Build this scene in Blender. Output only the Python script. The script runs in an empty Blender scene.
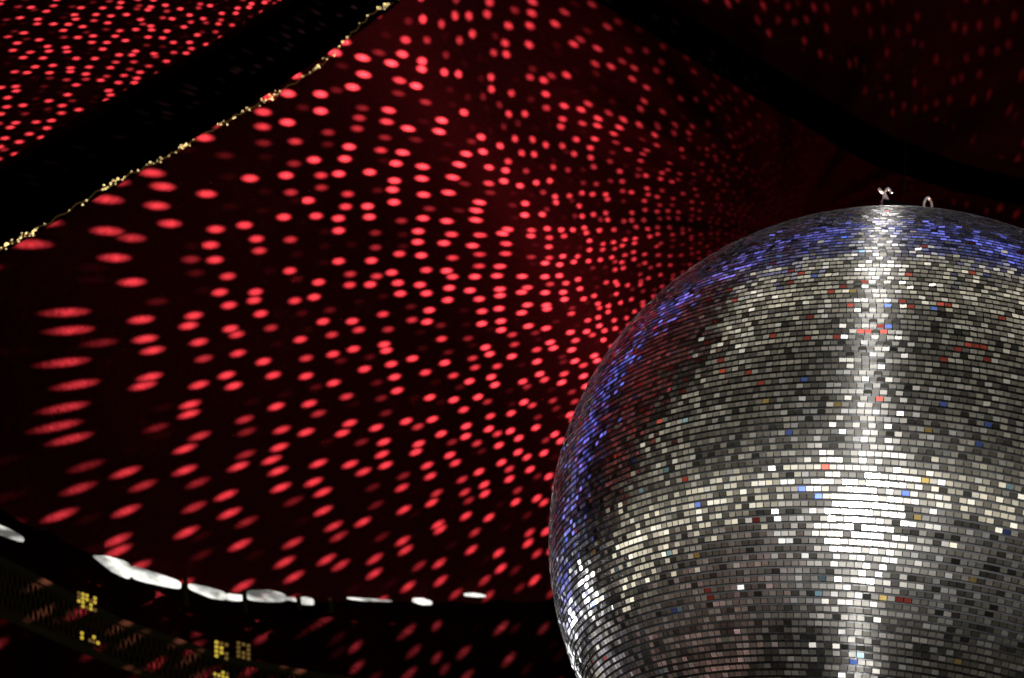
import bpy, math, random
import numpy as np
from mathutils import Vector, Matrix
random.seed(4); rng=np.random.default_rng(7)
S=bpy.context.scene
S.view_settings.view_transform='Standard'
F=50/36*1024
PITCH=math.radians(31); ROLL=math.radians(12.5)
CAM=Vector((0,0,1.6))
f=Vector((0,math.cos(PITCH),math.sin(PITCH))); u0=Vector((0,-math.sin(PITCH),math.cos(PITCH))); r0=Vector((1,0,0))
u=u0*math.cos(ROLL)-r0*math.sin(ROLL); r=r0*math.cos(ROLL)+u0*math.sin(ROLL)
def P(px,py,d): return CAM+(f+r*((px-512)/F)+u*((339-py)/F))*d
cd=bpy.data.cameras.new('camera'); cam=bpy.data.objects.new('camera',cd); S.collection.objects.link(cam)
cd.lens=50; cd.clip_start=0.05; S.camera=cam
cd.dof.use_dof=True; cd.dof.focus_distance=1.85; cd.dof.aperture_fstop=6.5
mw=Matrix((( r.x,u.x,-f.x,CAM.x),(r.y,u.y,-f.y,CAM.y),(r.z,u.z,-f.z,CAM.z),(0,0,0,1))); cam.matrix_world=mw

# ---------- helpers
def mat(name,col,rough=.6,metal=0,emit=None,es=0,noise=0,spec=None):
    m=bpy.data.materials.new(name); m.use_nodes=True; nt=m.node_tree; b=nt.nodes['Principled BSDF']
    b.inputs['Base Color'].default_value=(*col,1); b.inputs['Roughness'].default_value=rough; b.inputs['Metallic'].default_value=metal
    if spec is not None: b.inputs['Specular IOR Level'].default_value=spec
    if emit: b.inputs['Emission Color'].default_value=(*emit,1); b.inputs['Emission Strength'].default_value=es
    if noise:
        n=nt.nodes.new('ShaderNodeTexNoise'); n.inputs['Scale'].default_value=noise
        bu=nt.nodes.new('ShaderNodeBump'); bu.inputs['Strength'].default_value=.3
        nt.links.new(n.outputs[0],bu.inputs['Height']); nt.links.new(bu.outputs[0],b.inputs['Normal'])
    return m
def obj(name,verts,faces,mats,parent=None,smooth=False,fm=None):
    me=bpy.data.meshes.new(name); me.from_pydata([tuple(v) for v in verts],[],faces)
    for m in (mats if isinstance(mats,list) else [mats]): me.materials.append(m)
    if fm is not None: me.polygons.foreach_set('material_index',fm)
    if smooth: me.polygons.foreach_set('use_smooth',[True]*len(faces))
    me.update(); o=bpy.data.objects.new(name,me); S.collection.objects.link(o)
    if parent: o.parent=parent
    return o
def tube_geo(pts,rad,n=8,V=None,Fc=None):
    if V is None: V=[];Fc=[]
    base=len(V); pts=[Vector(p) for p in pts]
    for i,p in enumerate(pts):
        t=(pts[min(i+1,len(pts)-1)]-pts[max(i-1,0)]).normalized()
        a=t.cross(Vector((0,0,1)) if abs(t.z)<.95 else Vector((0,1,0))).normalized(); b=t.cross(a)
        rr=rad[i] if isinstance(rad,(list,tuple)) else rad
        for k in range(n):
            an=2*math.pi*k/n; V.append(p+a*math.cos(an)*rr+b*math.sin(an)*rr)
    for i in range(len(pts)-1):
        for k in range(n):
            Fc.append((base+i*n+k,base+i*n+(k+1)%n,base+(i+1)*n+(k+1)%n,base+(i+1)*n+k))
    Fc.append(tuple(base+k for k in range(n))); Fc.append(tuple(base+(len(pts)-1)*n+k for k in reversed(range(n))))
    return V,Fc
def box_geo(c,sx,sy,sz,V,Fc,M=None):
    b=len(V)
    for x in(-1,1):
        for y in(-1,1):
            for z in(-1,1):
                w=Vector((x*sx/2,y*sy/2,z*sz/2))
                if M: w=M@w
                V.append(Vector(c)+w)
    for q in((0,1,3,2),(4,6,7,5),(0,4,5,1),(2,3,7,6),(0,2,6,4),(1,5,7,3)): Fc.append(tuple(b+i for i in q))
def interp(x,xs,ys): return float(np.interp(x,xs,ys))

# ---------- disco ball
R=.5
BC=CAM+(f+r*((884-512)/F)+u*((339-542)/F)).normalized()*2.21
toCam=(CAM-BC).normalized()
def build_ball():
    dl=math.radians(1.0); rows=int(round(math.pi/dl)); dl=math.pi/rows
    V=[];Fc=[];col=[]
    seg=64;rg=32;rc=R*.985
    for i in range(rg+1):
        la=-math.pi/2+math.pi*i/rg
        for j in range(seg):
            lo=2*math.pi*j/seg; V.append((rc*math.cos(la)*math.cos(lo),rc*math.cos(la)*math.sin(lo),rc*math.sin(la)))
    for i in range(rg):
        for j in range(seg): Fc.append((i*seg+j,i*seg+(j+1)%seg,(i+1)*seg+(j+1)%seg,(i+1)*seg+j))
    nc=len(Fc); col=[(0,0,0,1)]*nc
    for i in range(rows):
        la=-math.pi/2+(i+.5)*dl; n=max(4,int(round(2*math.pi*math.cos(la)/(dl*1.05)))); off=rng.random()
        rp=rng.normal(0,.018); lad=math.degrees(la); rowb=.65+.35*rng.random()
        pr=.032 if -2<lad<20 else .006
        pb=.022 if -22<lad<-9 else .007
        for j in range(n):
            lo=2*math.pi*(j+off)/n
            nrm=Vector((math.cos(la)*math.cos(lo),math.cos(la)*math.sin(lo),math.sin(la)))
            e=Vector((-math.sin(lo),math.cos(lo),0)); nn=nrm.cross(e)
            wild=2.6 if rng.random()<.15 else 1
            tp=rng.normal(0,.028)*wild+rp; ty=rng.normal(0,.034)*wild
            hw=R*math.cos(la)*math.pi/n*.89; hh=R*dl/2*.64
            if hw<.0005: continue
            c=nrm*(R*.9985)
            e2=(e+nrm*ty).normalized(); n2=(nn+nrm*tp).normalized()
            b=len(V)
            for sx,sy in((-1,-1),(1,-1),(1,1),(-1,1)): V.append(c+e2*hw*sx+n2*hh*sy)
            for sx,sy in((-1,-1),(1,-1),(1,1),(-1,1)): V.append(c*.984+e*hw*sx+nn*hh*sy)
            Fc.append((b,b+1,b+2,b+3))
            for k in range(4): Fc.append((b+k,b+4+k,b+4+(k+1)%4,b+(k+1)%4))
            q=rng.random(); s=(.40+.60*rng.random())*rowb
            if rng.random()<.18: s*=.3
            if q<pr: cc=(.65,.13,.10)  # red, blue and yellow reflections painted into tile colour by latitude
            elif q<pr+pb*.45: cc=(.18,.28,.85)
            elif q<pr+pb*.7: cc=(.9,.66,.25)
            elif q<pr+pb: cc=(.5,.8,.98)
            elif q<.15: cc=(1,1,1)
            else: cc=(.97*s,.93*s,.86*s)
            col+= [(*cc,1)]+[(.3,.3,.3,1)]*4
    fm=[1]*nc+[0]*(len(Fc)-nc)
    m=bpy.data.materials.new('mirror_tile'); m.use_nodes=True; nt=m.node_tree; L=nt.links
    b=nt.nodes['Principled BSDF']; out=nt.nodes['Material Output']
    at=nt.nodes.new('ShaderNodeAttribute'); at.attribute_name='tint_and_reflection'
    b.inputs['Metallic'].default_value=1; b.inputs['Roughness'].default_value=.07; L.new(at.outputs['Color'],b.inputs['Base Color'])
    b2=nt.nodes.new('ShaderNodeBsdfAnisotropic'); b2.inputs['Roughness'].default_value=.48; b2.inputs['Anisotropy'].default_value=.80
    tg=nt.nodes.new('ShaderNodeTangent'); tg.direction_type='RADIAL'; tg.axis='Z'
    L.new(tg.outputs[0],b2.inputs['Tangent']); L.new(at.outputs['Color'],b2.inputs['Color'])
    mx=nt.nodes.new('ShaderNodeMixShader'); mx.inputs[0].default_value=.16
    L.new(b.outputs[0],mx.inputs[1]); L.new(b2.outputs[0],mx.inputs[2])
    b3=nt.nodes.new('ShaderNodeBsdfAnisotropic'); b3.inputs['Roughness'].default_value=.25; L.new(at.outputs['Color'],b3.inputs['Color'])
    mx2=nt.nodes.new('ShaderNodeMixShader'); mx2.inputs[0].default_value=.28
    L.new(mx.outputs[0],mx2.inputs[1]); L.new(b3.outputs[0],mx2.inputs[2]); L.new(mx2.outputs[0],out.inputs['Surface'])
    o=obj('mirror_tiles',V,Fc,[m,mat('black_grout',(.004,.004,.005),.7)],fm=fm)
    a=o.data.attributes.new('tint_and_reflection','FLOAT_COLOR','FACE'); a.data.foreach_set('color',np.array(col,dtype=np.float32).ravel())
    return o
ball=bpy.data.objects.new('disco_ball',None); S.collection.objects.link(ball); ball.location=BC; ball.empty_display_size=.1
t=build_ball(); t.parent=ball; t.rotation_euler=(0,0,math.radians(3))
blackm=mat('black_metal',(.001,.001,.0012),.9,0,spec=.05)
steel=mat('pale_steel',(.6,.56,.45),.3,1,(1,.9,.7),.06)  # faint emission brightens the steel, which is no lamp
V=[];Fc=[]
tube_geo([(0,0,.49),(0,0,.505),(0,0,.506),(0,0,.60)],[.07,.07,.04,.04],32,V,Fc)
box_geo((0,0,.61),.085,.05,.022,V,Fc)
tube_geo([(0,0,.61),(0,0,1.5)],.001,8,V,Fc)
obj('motor_housing',V,Fc,blackm,ball)
V=[];Fc=[]
for sx in(-1,1):
    pts=[(sx*.035+.009*math.cos(a)+(0.004 if a>1.5 else 0),-.02,.628+.021*math.sin(a)) for a in np.linspace(-.5 if sx>0 else .6,math.pi+.5,16)]
    tube_geo(pts,.0019,8,V,Fc)
tube_geo([(-.050,-.02,.643),(-.038,-.02,.634),(-.028,-.02,.613)],.0024,8,V,Fc)
obj('shackles',V,Fc,steel,ball,True)

# ---------- canopy
def edge_y(px): return interp(px,[-600,0,95,200,300,430,560,700,1200],[300,508,553,585,598,601,598,590,560])
def depth(px,py):
    d=3.25+1.0*(1/(1+math.exp(-(px-330)/150)))
    s=((px-430)*340-(py-0)*220)/math.hypot(340,220)
    d+=.55/(1+math.exp(-(s-20)/45))
    d-=.18*math.exp(-((s+30)/60)**2)
    an=math.atan2(230-py,px-790); rr=math.hypot(px-790,py-230)
    w=min(1,rr/120)*math.exp(-rr/500)*(1/(1+math.exp(-(s-10)/40)))
    d+=.10*math.sin(an*9+rr/130)*w+.05*math.sin(an*21+1)*w
    d-=.10*math.exp(-((py-(100+ (px-600)*.18+30*math.sin(px/80)))/26)**2)*(1/(1+math.exp(-(px-600)/30)))*(1/(1+math.exp((px-860)/20)))
    d+=.035*math.sin(px/70+py/110)+.03*math.sin(py/60-px/140)
    s1=(px*250+(py-250)*400)/math.hypot(250,400)
    d-=.1*math.exp(-abs(s1+25)/70)
    if s1<-40: d-=min(.9,(-40-s1)/260)
    s2=((px-620)*160-(py)*280)/math.hypot(160,280)
    d-=.2*math.exp(-abs(s2)/60)
    return d
xs=np.linspace(-600,1500,300); N2=170; V=[];Fc=[]
for a in xs:
    ey=edge_y(a)
    for k in range(N2):
        t_=k/(N2-1); py=ey+(-500-ey)*(t_)
        sc=0
        if k==0: sc=4*abs(math.sin(a/16))
        V.append(P(a,py+sc,depth(a,py)))
for i in range(len(xs)-1):
    for k in range(N2-1): Fc.append((i*N2+k,(i+1)*N2+k,(i+1)*N2+k+1,i*N2+k+1))
def cloth(name,c0,c1):
    cm=mat(name,c0,.85)
    nt=cm.node_tree;b=nt.nodes['Principled BSDF'];b.inputs['Specular IOR Level'].default_value=.01
    n1=nt.nodes.new('ShaderNodeTexNoise');n1.inputs['Scale'].default_value=3;n1.inputs['Detail'].default_value=6
    cr=nt.nodes.new('ShaderNodeValToRGB');cr.color_ramp.elements[0].position=.3;cr.color_ramp.elements[0].color=(*c0,1);cr.color_ramp.elements[1].position=.7;cr.color_ramp.elements[1].color=(*c1,1)
    nt.links.new(n1.outputs[0],cr.inputs[0]);nt.links.new(cr.outputs[0],b.inputs['Base Color'])
    n3=nt.nodes.new('ShaderNodeTexNoise');n3.inputs['Scale'].default_value=170;n3.inputs['Detail'].default_value=3
    bu=nt.nodes.new('ShaderNodeBump');bu.inputs['Strength'].default_value=.8;bu.inputs['Distance'].default_value=.014
    nt.links.new(n3.outputs[0],bu.inputs['Height']);nt.links.new(bu.outputs[0],b.inputs['Normal'])
    return cm
obj('ceiling',V,Fc,cloth('red_tent_cloth',(.008,.0004,.0006),(.016,.0010,.0013)),smooth=True)
V=[];Fc=[];xs=np.linspace(-600,1500,200)
for a in xs:
    for k in range(30):
        py=edge_y(a)-12+(900-edge_y(a)+12)*k/29
        V.append(P(a,py,depth(a,edge_y(a))+.10+.25*(k/29)+.03*math.sin(a/14)+.03*math.sin(a/37+1)))
for i in range(len(xs)-1):
    for k in range(29): Fc.append((i*30+k,i*30+k+1,(i+1)*30+k+1,(i+1)*30+k))
obj('wall_back',V,Fc,cloth('dark_wall_cloth',(.003,.00015,.0002),(.007,.0004,.0006)),smooth=True)

# ---------- beams
fab=mat('black_canvas',(.0001,.00006,.00006),1,spec=0)
V=[];Fc=[]
A=[(-300,400,74),(-100,275,70),(0,214,68),(120,145,66),(250,68,62),(370,-10,56),(480,-90,50),(600,-190,50)]
n=40;pts=[];rad=[]
for i in range(n):
    q=i/(n-1)*(len(A)-1); px=interp(q,range(len(A)),[a[0] for a in A]);py=interp(q,range(len(A)),[a[1] for a in A]);w=interp(q,range(len(A)),[a[2] for a in A])
    d=depth(px,py)-.05; pts.append(P(px,py,d)); rad.append(w/2/F*d)
tube_geo(pts,rad,14,V,Fc); beam=obj('tent_ridge_beam',V,Fc,fab,smooth=True)
V=[];Fc=[]
A=[(480,-90,34),(620,-5,34),(760,80,34),(880,150,34),(960,178,28),(1040,196,26),(1200,230,26)]
pts=[];rad=[]
for i in range(n):
    q=i/(n-1)*(len(A)-1); px=interp(q,range(len(A)),[a[0] for a in A]);py=interp(q,range(len(A)),[a[1] for a in A]);w=interp(q,range(len(A)),[a[2] for a in A])
    d=depth(px,py)-.12; pts.append(P(px,py,d)); rad.append(w/2/F*d)
tube_geo(pts,rad,14,V,Fc); obj('tent_roof_pole',V,Fc,fab,smooth=True)

# ---------- gold fairy light string
V=[];Fc=[];fm=[]
gp=[(-60,280),(0,249),(50,222),(110,184),(160,160),(190,143),(235,116),(275,95),(320,66),(345,40),(372,13),(400,-2),(440,-30)]
rope=[]
for i in range(260):
    q=i/259*(len(gp)-1); px=interp(q,range(len(gp)),[g[0] for g in gp])+math.sin(i*.9)*1.0; py=interp(q,range(len(gp)),[g[1] for g in gp])+math.cos(i*.9)*1.3
    rope.append(P(px,py,depth(px,py)-.15))
tube_geo(rope,.0008,6,V,Fc); fm=[0]*len(Fc)
for i in range(150):
    k=int(random.random()*(len(rope)-1))
    if random.random()<.75: k=int(min(len(rope)-1,max(0,random.choice([22,26,30,34,38,64,66,86,105,125,148,170,190,222,225,228])+random.gauss(0,2.0))))
    c=rope[k]+Vector((random.gauss(0,.004),0,random.gauss(0,.004))); rr=random.uniform(.0012,.0029); b0=len(V)
    for w in((1,0,0),(-1,0,0),(0,1,0),(0,-1,0),(0,0,1),(0,0,-1)): V.append(c+Vector(w)*rr)
    for q in((0,2,4),(2,1,4),(1,3,4),(3,0,4),(2,0,5),(1,2,5),(3,1,5),(0,3,5)): Fc.append(tuple(b0+x for x in q)); fm.append(1)
obj('fairy_light_string',V,Fc,[mat('gold_cord',(.2,.12,.03),.5,.5,(1,.7,.2),.02),mat('warm_bulb',(1,.8,.4),.4,0,(1,.74,.32),2.0)],fm=fm)

# ---------- eave light strip
def ed(px): return depth(px,edge_y(px))-.04
V=[];Fc=[]
def patch(top,bot):
    tx=[p_[0] for p_ in top];ty=[p_[1] for p_ in top];bx=[p_[0] for p_ in bot];by=[p_[1] for p_ in bot]
    m_=16;b0=len(V);T=[];Bt=[]
    for i in range(m_):
        q=i/(m_-1); x_=tx[0]+(tx[-1]-tx[0])*q; ft=np.interp(x_,tx,ty); fb=np.interp(x_,bx,by); mid=(ft+fb)/2; h=(fb-ft)/2*(1-abs(2*q-1)**9*.4)
        T.append((x_,mid-h));Bt.append((x_,mid+h))
    for p_ in T: V.append(P(p_[0],p_[1],ed(p_[0])))
    for p_ in Bt: V.append(P(p_[0],p_[1],ed(p_[0])))
    for p_ in T: V.append(P(p_[0],p_[1],ed(p_[0])+.03))
    for p_ in Bt: V.append(P(p_[0],p_[1],ed(p_[0])+.03))
    for i in range(m_-1):
        Fc.append((b0+i,b0+m_+i,b0+m_+i+1,b0+i+1)); Fc.append((b0+2*m_+i,b0+2*m_+i+1,b0+3*m_+i+1,b0+3*m_+i))
        Fc.append((b0+i,b0+i+1,b0+2*m_+i+1,b0+2*m_+i)); Fc.append((b0+m_+i,b0+3*m_+i,b0+3*m_+i+1,b0+m_+i+1))
patch([(93,555),(108,556),(131,563)],[(93,557),(112,572),(131,581)])
patch([(131,564),(150,571),(181,581)],[(131,579),(152,584),(181,590)])
patch([(188,583),(208,587),(226,592)],[(188,589),(210,598),(226,601)])
patch([(226,593),(232,594),(244,595)],[(226,600),(234,601),(244,601)])
patch([(246,590),(270,590),(286,594)],[(246,600),(268,602),(286,602)])
patch([(286,597),(292,597),(297,599)],[(286,600),(292,601),(297,602)])
patch([(300,597),(306,597),(314,599)],[(300,604),(306,605),(314,605)])
patch([(412,598),(422,598),(432,601)],[(412,602),(422,605),(432,605)])
patch([(347,597),(360,598),(392,600)],[(347,599),(362,601),(392,602)])
patch([(464,593),(475,593),(486,595)],[(464,596),(476,597),(486,597)])
patch([(-8,522),(8,528),(24,537)],[(-8,532),(8,538),(24,543)])
em=mat('eave_lamp_glow',(.003,.003,.003),.5,0,(.97,.96,.88),1.6,spec=0)
nt=em.node_tree;nz=nt.nodes.new('ShaderNodeTexNoise');nz.inputs['Scale'].default_value=9;nz.inputs['Detail'].default_value=3;mr=nt.nodes.new('ShaderNodeMapRange')
mr.inputs[1].default_value=.40;mr.inputs[2].default_value=.60;mr.inputs[3].default_value=.12;mr.inputs[4].default_value=1.3
nt.links.new(nz.outputs[0],mr.inputs[0]);nt.links.new(mr.outputs[0],nt.nodes['Principled BSDF'].inputs['Emission Strength'])
obj('eave_lamp_strip',V,Fc,em)
# ---------- scaffold truss with lattice
V=[];Fc=[]
top=[P(x_,y_,ed(x_)-.1) for x_,y_ in((-80,520),(20,570),(120,622),(230,660),(400,690),(600,700))]
bot=[P(x_,y_,ed(x_)-.1) for x_,y_ in((-80,575),(20,622),(120,665),(230,705),(400,735),(600,745))]
tube_geo(top,.009,8,V,Fc);tube_geo(bot,.009,8,V,Fc)
def lerp(pl,q):
    i=min(int(q),len(pl)-2); return pl[i].lerp(pl[i+1],q-i)
for i in range(100):
    q=i/100*5; tube_geo([lerp(top,q),lerp(bot,q+.10)],.0018,6,V,Fc); tube_geo([lerp(bot,q),lerp(top,q+.10)],.0018,6,V,Fc)
for x_,y0,y1 in((185,577,606),(244,590,612),(298,595,610),(330,598,612)):
    tube_geo([P(x_,y0,ed(x_)-.03),P(x_+2,y1,ed(x_)-.03)],.006,8,V,Fc)
obj('lighting_truss',V,Fc,mat('truss_metal',(.0022,.0012,.0006),.9,0,(.5,.45,.15),.004,spec=0))  # metal given a slight olive self-glow
V=[];Fc=[];fm=[]
for (x0,y0,w,h) in ((77,591,20,16),(80,631,20,9),(214,640,15,18),(213,668,16,16),(236,641,15,17)):
    nx=max(2,int(w/4));ny=max(2,int(h/4))
    for i in range(nx):
        for j in range(ny):
            if random.random()<.25: continue
            dd=ed(x0)-.14
            c=P(x0+(i+.5)*w/nx,y0+(j+.5)*h/ny+i*1.3,dd); box_geo(c,w/nx/F*dd*.65,.01,h/ny/F*dd*.5,V,Fc)
            k=1 if x0==236 or random.random()<.45 else 0; fm+=[k]*6
obj('grid_lamp_bank',V,Fc,[mat('yellow_lamp',(.001,.001,.0005),.8,0,(1,.70,.08),.55,spec=0),mat('dim_yellow_lamp',(.001,.001,.0005),.8,0,(1,.6,.15),.12,spec=0)],fm=fm)

# ---------- floor
obj('floor',[(-9,-9,0),(9,-9,0),(9,9,0),(-9,9,0)],[(0,1,2,3)],mat('floor_boards',(.16,.15,.13),.5,noise=8))

# ---------- added point lamp; its procedural gobo stands in for the ball's reflected spots
LP=P(765,335,2.75)
def dirto(px,py):
    return (P(px,py,depth(px,py))-LP).normalized()
Ax=dirto(775,238); left=dirto(200,300); B=(left-Ax*left.dot(Ax)).normalized(); C=Ax.cross(B)
ld=bpy.data.lights.new('added_gobo_lamp','POINT'); ld.shadow_soft_size=0; ld.energy=21000; ld.color=(1,1,1); ld.use_nodes=True
lo=bpy.data.objects.new('added_gobo_lamp',ld); lo.location=LP; S.collection.objects.link(lo)
nt=ld.node_tree; nt.nodes.clear(); L=nt.links
def M(op,a,b=None,c=None,clamp=False):
    n=nt.nodes.new('ShaderNodeMath'); n.operation=op; n.use_clamp=clamp
    for i,x in enumerate((a,b,c)):
        if x is None: continue
        if isinstance(x,(int,float)): n.inputs[i].default_value=x
        else: L.new(x,n.inputs[i])
    return n.outputs[0]
geo=nt.nodes.new('ShaderNodeNewGeometry'); Nn=geo.outputs['Normal']
def dot(v):
    n=nt.nodes.new('ShaderNodeVectorMath'); n.operation='DOT_PRODUCT'; L.new(Nn,n.inputs[0]); n.inputs[1].default_value=v; return n.outputs['Value']
def sstep(x,a,b,lo_=0,hi=1):
    n=nt.nodes.new('ShaderNodeMapRange'); n.interpolation_type='SMOOTHSTEP'; L.new(x,n.inputs[0])
    for i,v in enumerate((a,b,lo_,hi)): n.inputs[i+1].default_value=v
    return n.outputs[0]
def plane(a,b,inside):
    nn_=dirto(*a).cross(dirto(*b)).normalized()
    return -nn_ if nn_.dot(dirto(*inside))<0 else nn_
PP=.35; KK=88
th=M('ARCCOSINE',dot(Ax)); rad_=M('MULTIPLY',M('POWER',M('MAXIMUM',th,.01),PP),KK)
phi=M('MULTIPLY',M('ARCTAN2',dot(C),dot(B)),PP)
U=M('MULTIPLY',M('MULTIPLY',rad_,M('COSINE',phi)),1/2.0); Vv=M('MULTIPLY',rad_,M('SINE',phi))
sec1=sstep(dot(plane((0,214),(370,-10),(80,30))),-.004,.004)
bandm=M('SUBTRACT',1,M('MULTIPLY',sstep(dot(plane((0,250),(395,0),(80,30))),-.004,.004),M('SUBTRACT',1,sstep(dot(plane((0,172),(310,-5),(60,10))),-.004,.01))))
sec2=sstep(dot(plane((620,-5),(880,150),(900,40))),-.02,.04)
sec3=sstep(dot(plane((470,-30),(740,190),(700,90))),-.05,.10)
k=M('ADD',M('MULTIPLY',sec1,1.5),1.0)
cx=nt.nodes.new('ShaderNodeCombineXYZ'); L.new(M('MULTIPLY',U,k),cx.inputs[0]); L.new(M('MULTIPLY',Vv,k),cx.inputs[1])
vo=nt.nodes.new('ShaderNodeTexVoronoi'); vo.voronoi_dimensions='2D'; vo.inputs['Scale'].default_value=1; vo.inputs['Randomness'].default_value=.66
L.new(cx.outputs[0],vo.inputs['Vector'])
spot=sstep(vo.outputs['Distance'],.02,.31,1,0)
sp=nt.nodes.new('ShaderNodeSeparateColor'); L.new(vo.outputs['Color'],sp.inputs[0])
keep=sstep(sp.outputs[0],.14,.6,.01,1)
right=sstep(dot(B),-.15,.25,.12,1)
pr_=dot(plane((470,60),(625,330),(300,250)))
vL=plane((470,60),(625,330),(300,250)).dot(dirto(230,300))
core=M('MULTIPLY',sstep(pr_,0.0,vL,1.35,.40),sstep(pr_,-.35,-.05,.4,1))
inten=M('MULTIPLY',M('MULTIPLY',spot,keep),right)
inten=M('ADD',inten,M('MULTIPLY',M('MULTIPLY',sstep(pr_,0.0,vL*.6,1,0),right),.006))
inten=M('MULTIPLY',inten,M('MAXIMUM',core,M('MULTIPLY',sec1,.75)))
inten=M('MULTIPLY',inten,bandm)
inten=M('MULTIPLY',inten,sstep(th,.08,.3,.15,1))
inten=M('MULTIPLY',inten,M('SUBTRACT',1,M('MULTIPLY',sec2,.3)))
inten=M('MULTIPLY',inten,M('SUBTRACT',1,M('MULTIPLY',M('MULTIPLY',sec3,M('SUBTRACT',1,sec2)),.85)))
low=sstep(dot(plane((200,560),(600,430),(450,560))),-.1,.15,1,.65)
inten=M('MULTIPLY',inten,low)
inten=M('ADD',inten,.0003)
em_=nt.nodes.new('ShaderNodeEmission'); em_.inputs['Color'].default_value=(1,.55,.60,1); L.new(inten,em_.inputs['Strength'])
ou=nt.nodes.new('ShaderNodeOutputLight'); L.new(em_.outputs[0],ou.inputs[0])

def spotl(name,loc,target,e,ang,rad,col,blend=.3):
    d=bpy.data.lights.new(name,'SPOT'); d.energy=e; d.spot_size=math.radians(ang); d.spot_blend=blend; d.shadow_soft_size=rad; d.color=col
    o=bpy.data.objects.new(name,d); o.location=loc; o.rotation_euler=(Vector(target)-Vector(loc)).to_track_quat('-Z','Y').to_euler(); S.collection.objects.link(o)
n_hl=(toCam + u*.070 + r*(-.055)).normalized()
ldir=(2*n_hl.dot(toCam)*n_hl-toCam).normalized()
spotl('key_spotlight',BC+ldir*3.4,BC,1050,19,.13,(1,.98,.95))
spotl('added_red_wash',P(600,420,2.9),P(720,90,4.6),70,60,.1,(1,.15,.2),1)  # added red fill, lifts upper-right cloth to maroon; no real source
rp_=(r-toCam*r.dot(toCam)).normalized(); up_=toCam.cross(rp_)
if up_.dot(u)<0: up_=-up_
def rim(x,y,name,e,rad,col):
    n_=rp_*x+up_*y+toCam*math.sqrt(1-x*x-y*y); dr=2*n_.dot(toCam)*n_-toCam
    spotl(name,BC+dr*1.15,BC,e,52,rad,col,.4)
for ang,ri in ((190,.84),(175,.80),(160,.80),(146,.81),(130,.81),(114,.80),(98,.80),(82,.80),(66,.80)):
    rim(ri*math.cos(math.radians(ang)),ri*math.sin(math.radians(ang)),'added_blue_rim',1.25,.16,(.17,.2,1))  # added blue spots, placed only to draw a blue arc on the ball
for x,y in ((-.72,-.12),(-.80,-.22),(-.84,-.34)):
    rim(x,y,'added_white_rim',4.2,.09,(.92,.94,1))  # added white spots that extend the bright arc at the ball's lower left

# ---------- night surroundings reflected in the ball
w=bpy.data.worlds.new('night_surroundings'); S.world=w; w.use_nodes=True; nt=w.node_tree; L=nt.links
bg=nt.nodes['Background']; tc=nt.nodes.new('ShaderNodeTexCoord'); Nn=tc.outputs['Generated']
c=dot(toCam)
warm=sstep(c,-.42,-.27); blue=M('MULTIPLY',sstep(c,-.60,-.45),sstep(c,-.38,-.22,1,0))
nz=nt.nodes.new('ShaderNodeTexNoise'); nz.inputs['Scale'].default_value=18; nz.inputs['Detail'].default_value=5; nz.inputs['Roughness'].default_value=.8; L.new(Nn,nz.inputs['Vector'])
nn=sstep(nz.outputs[0],.44,.64,.02,1)
z=dot((0,0,1)); band=M('MULTIPLY',sstep(z,-.34,-.20),sstep(z,-.14,-.02,1,0))
upb=sstep(c,-.3,.45,2.5,.50)
s_=M('MULTIPLY',warm,M('ADD',M('MULTIPLY',M('MULTIPLY',nn,upb),.80),M('MULTIPLY',band,.6)))
s_=M('ADD',s_,M('MULTIPLY',band,.5))
mxn=nt.nodes.new('ShaderNodeVectorMath'); mxn.operation='SCALE'; mxn.inputs[0].default_value=(1,.94,.76); L.new(s_,mxn.inputs['Scale'])
mb=nt.nodes.new('ShaderNodeVectorMath'); mb.operation='SCALE'; mb.inputs[0].default_value=(.12,.14,.65); L.new(M('MULTIPLY',blue,.35),mb.inputs['Scale'])
ad=nt.nodes.new('ShaderNodeVectorMath'); L.new(mxn.outputs[0],ad.inputs[0]); L.new(mb.outputs[0],ad.inputs[1])
L.new(ad.outputs[0],bg.inputs['Color']); bg.inputs['Strength'].default_value=1
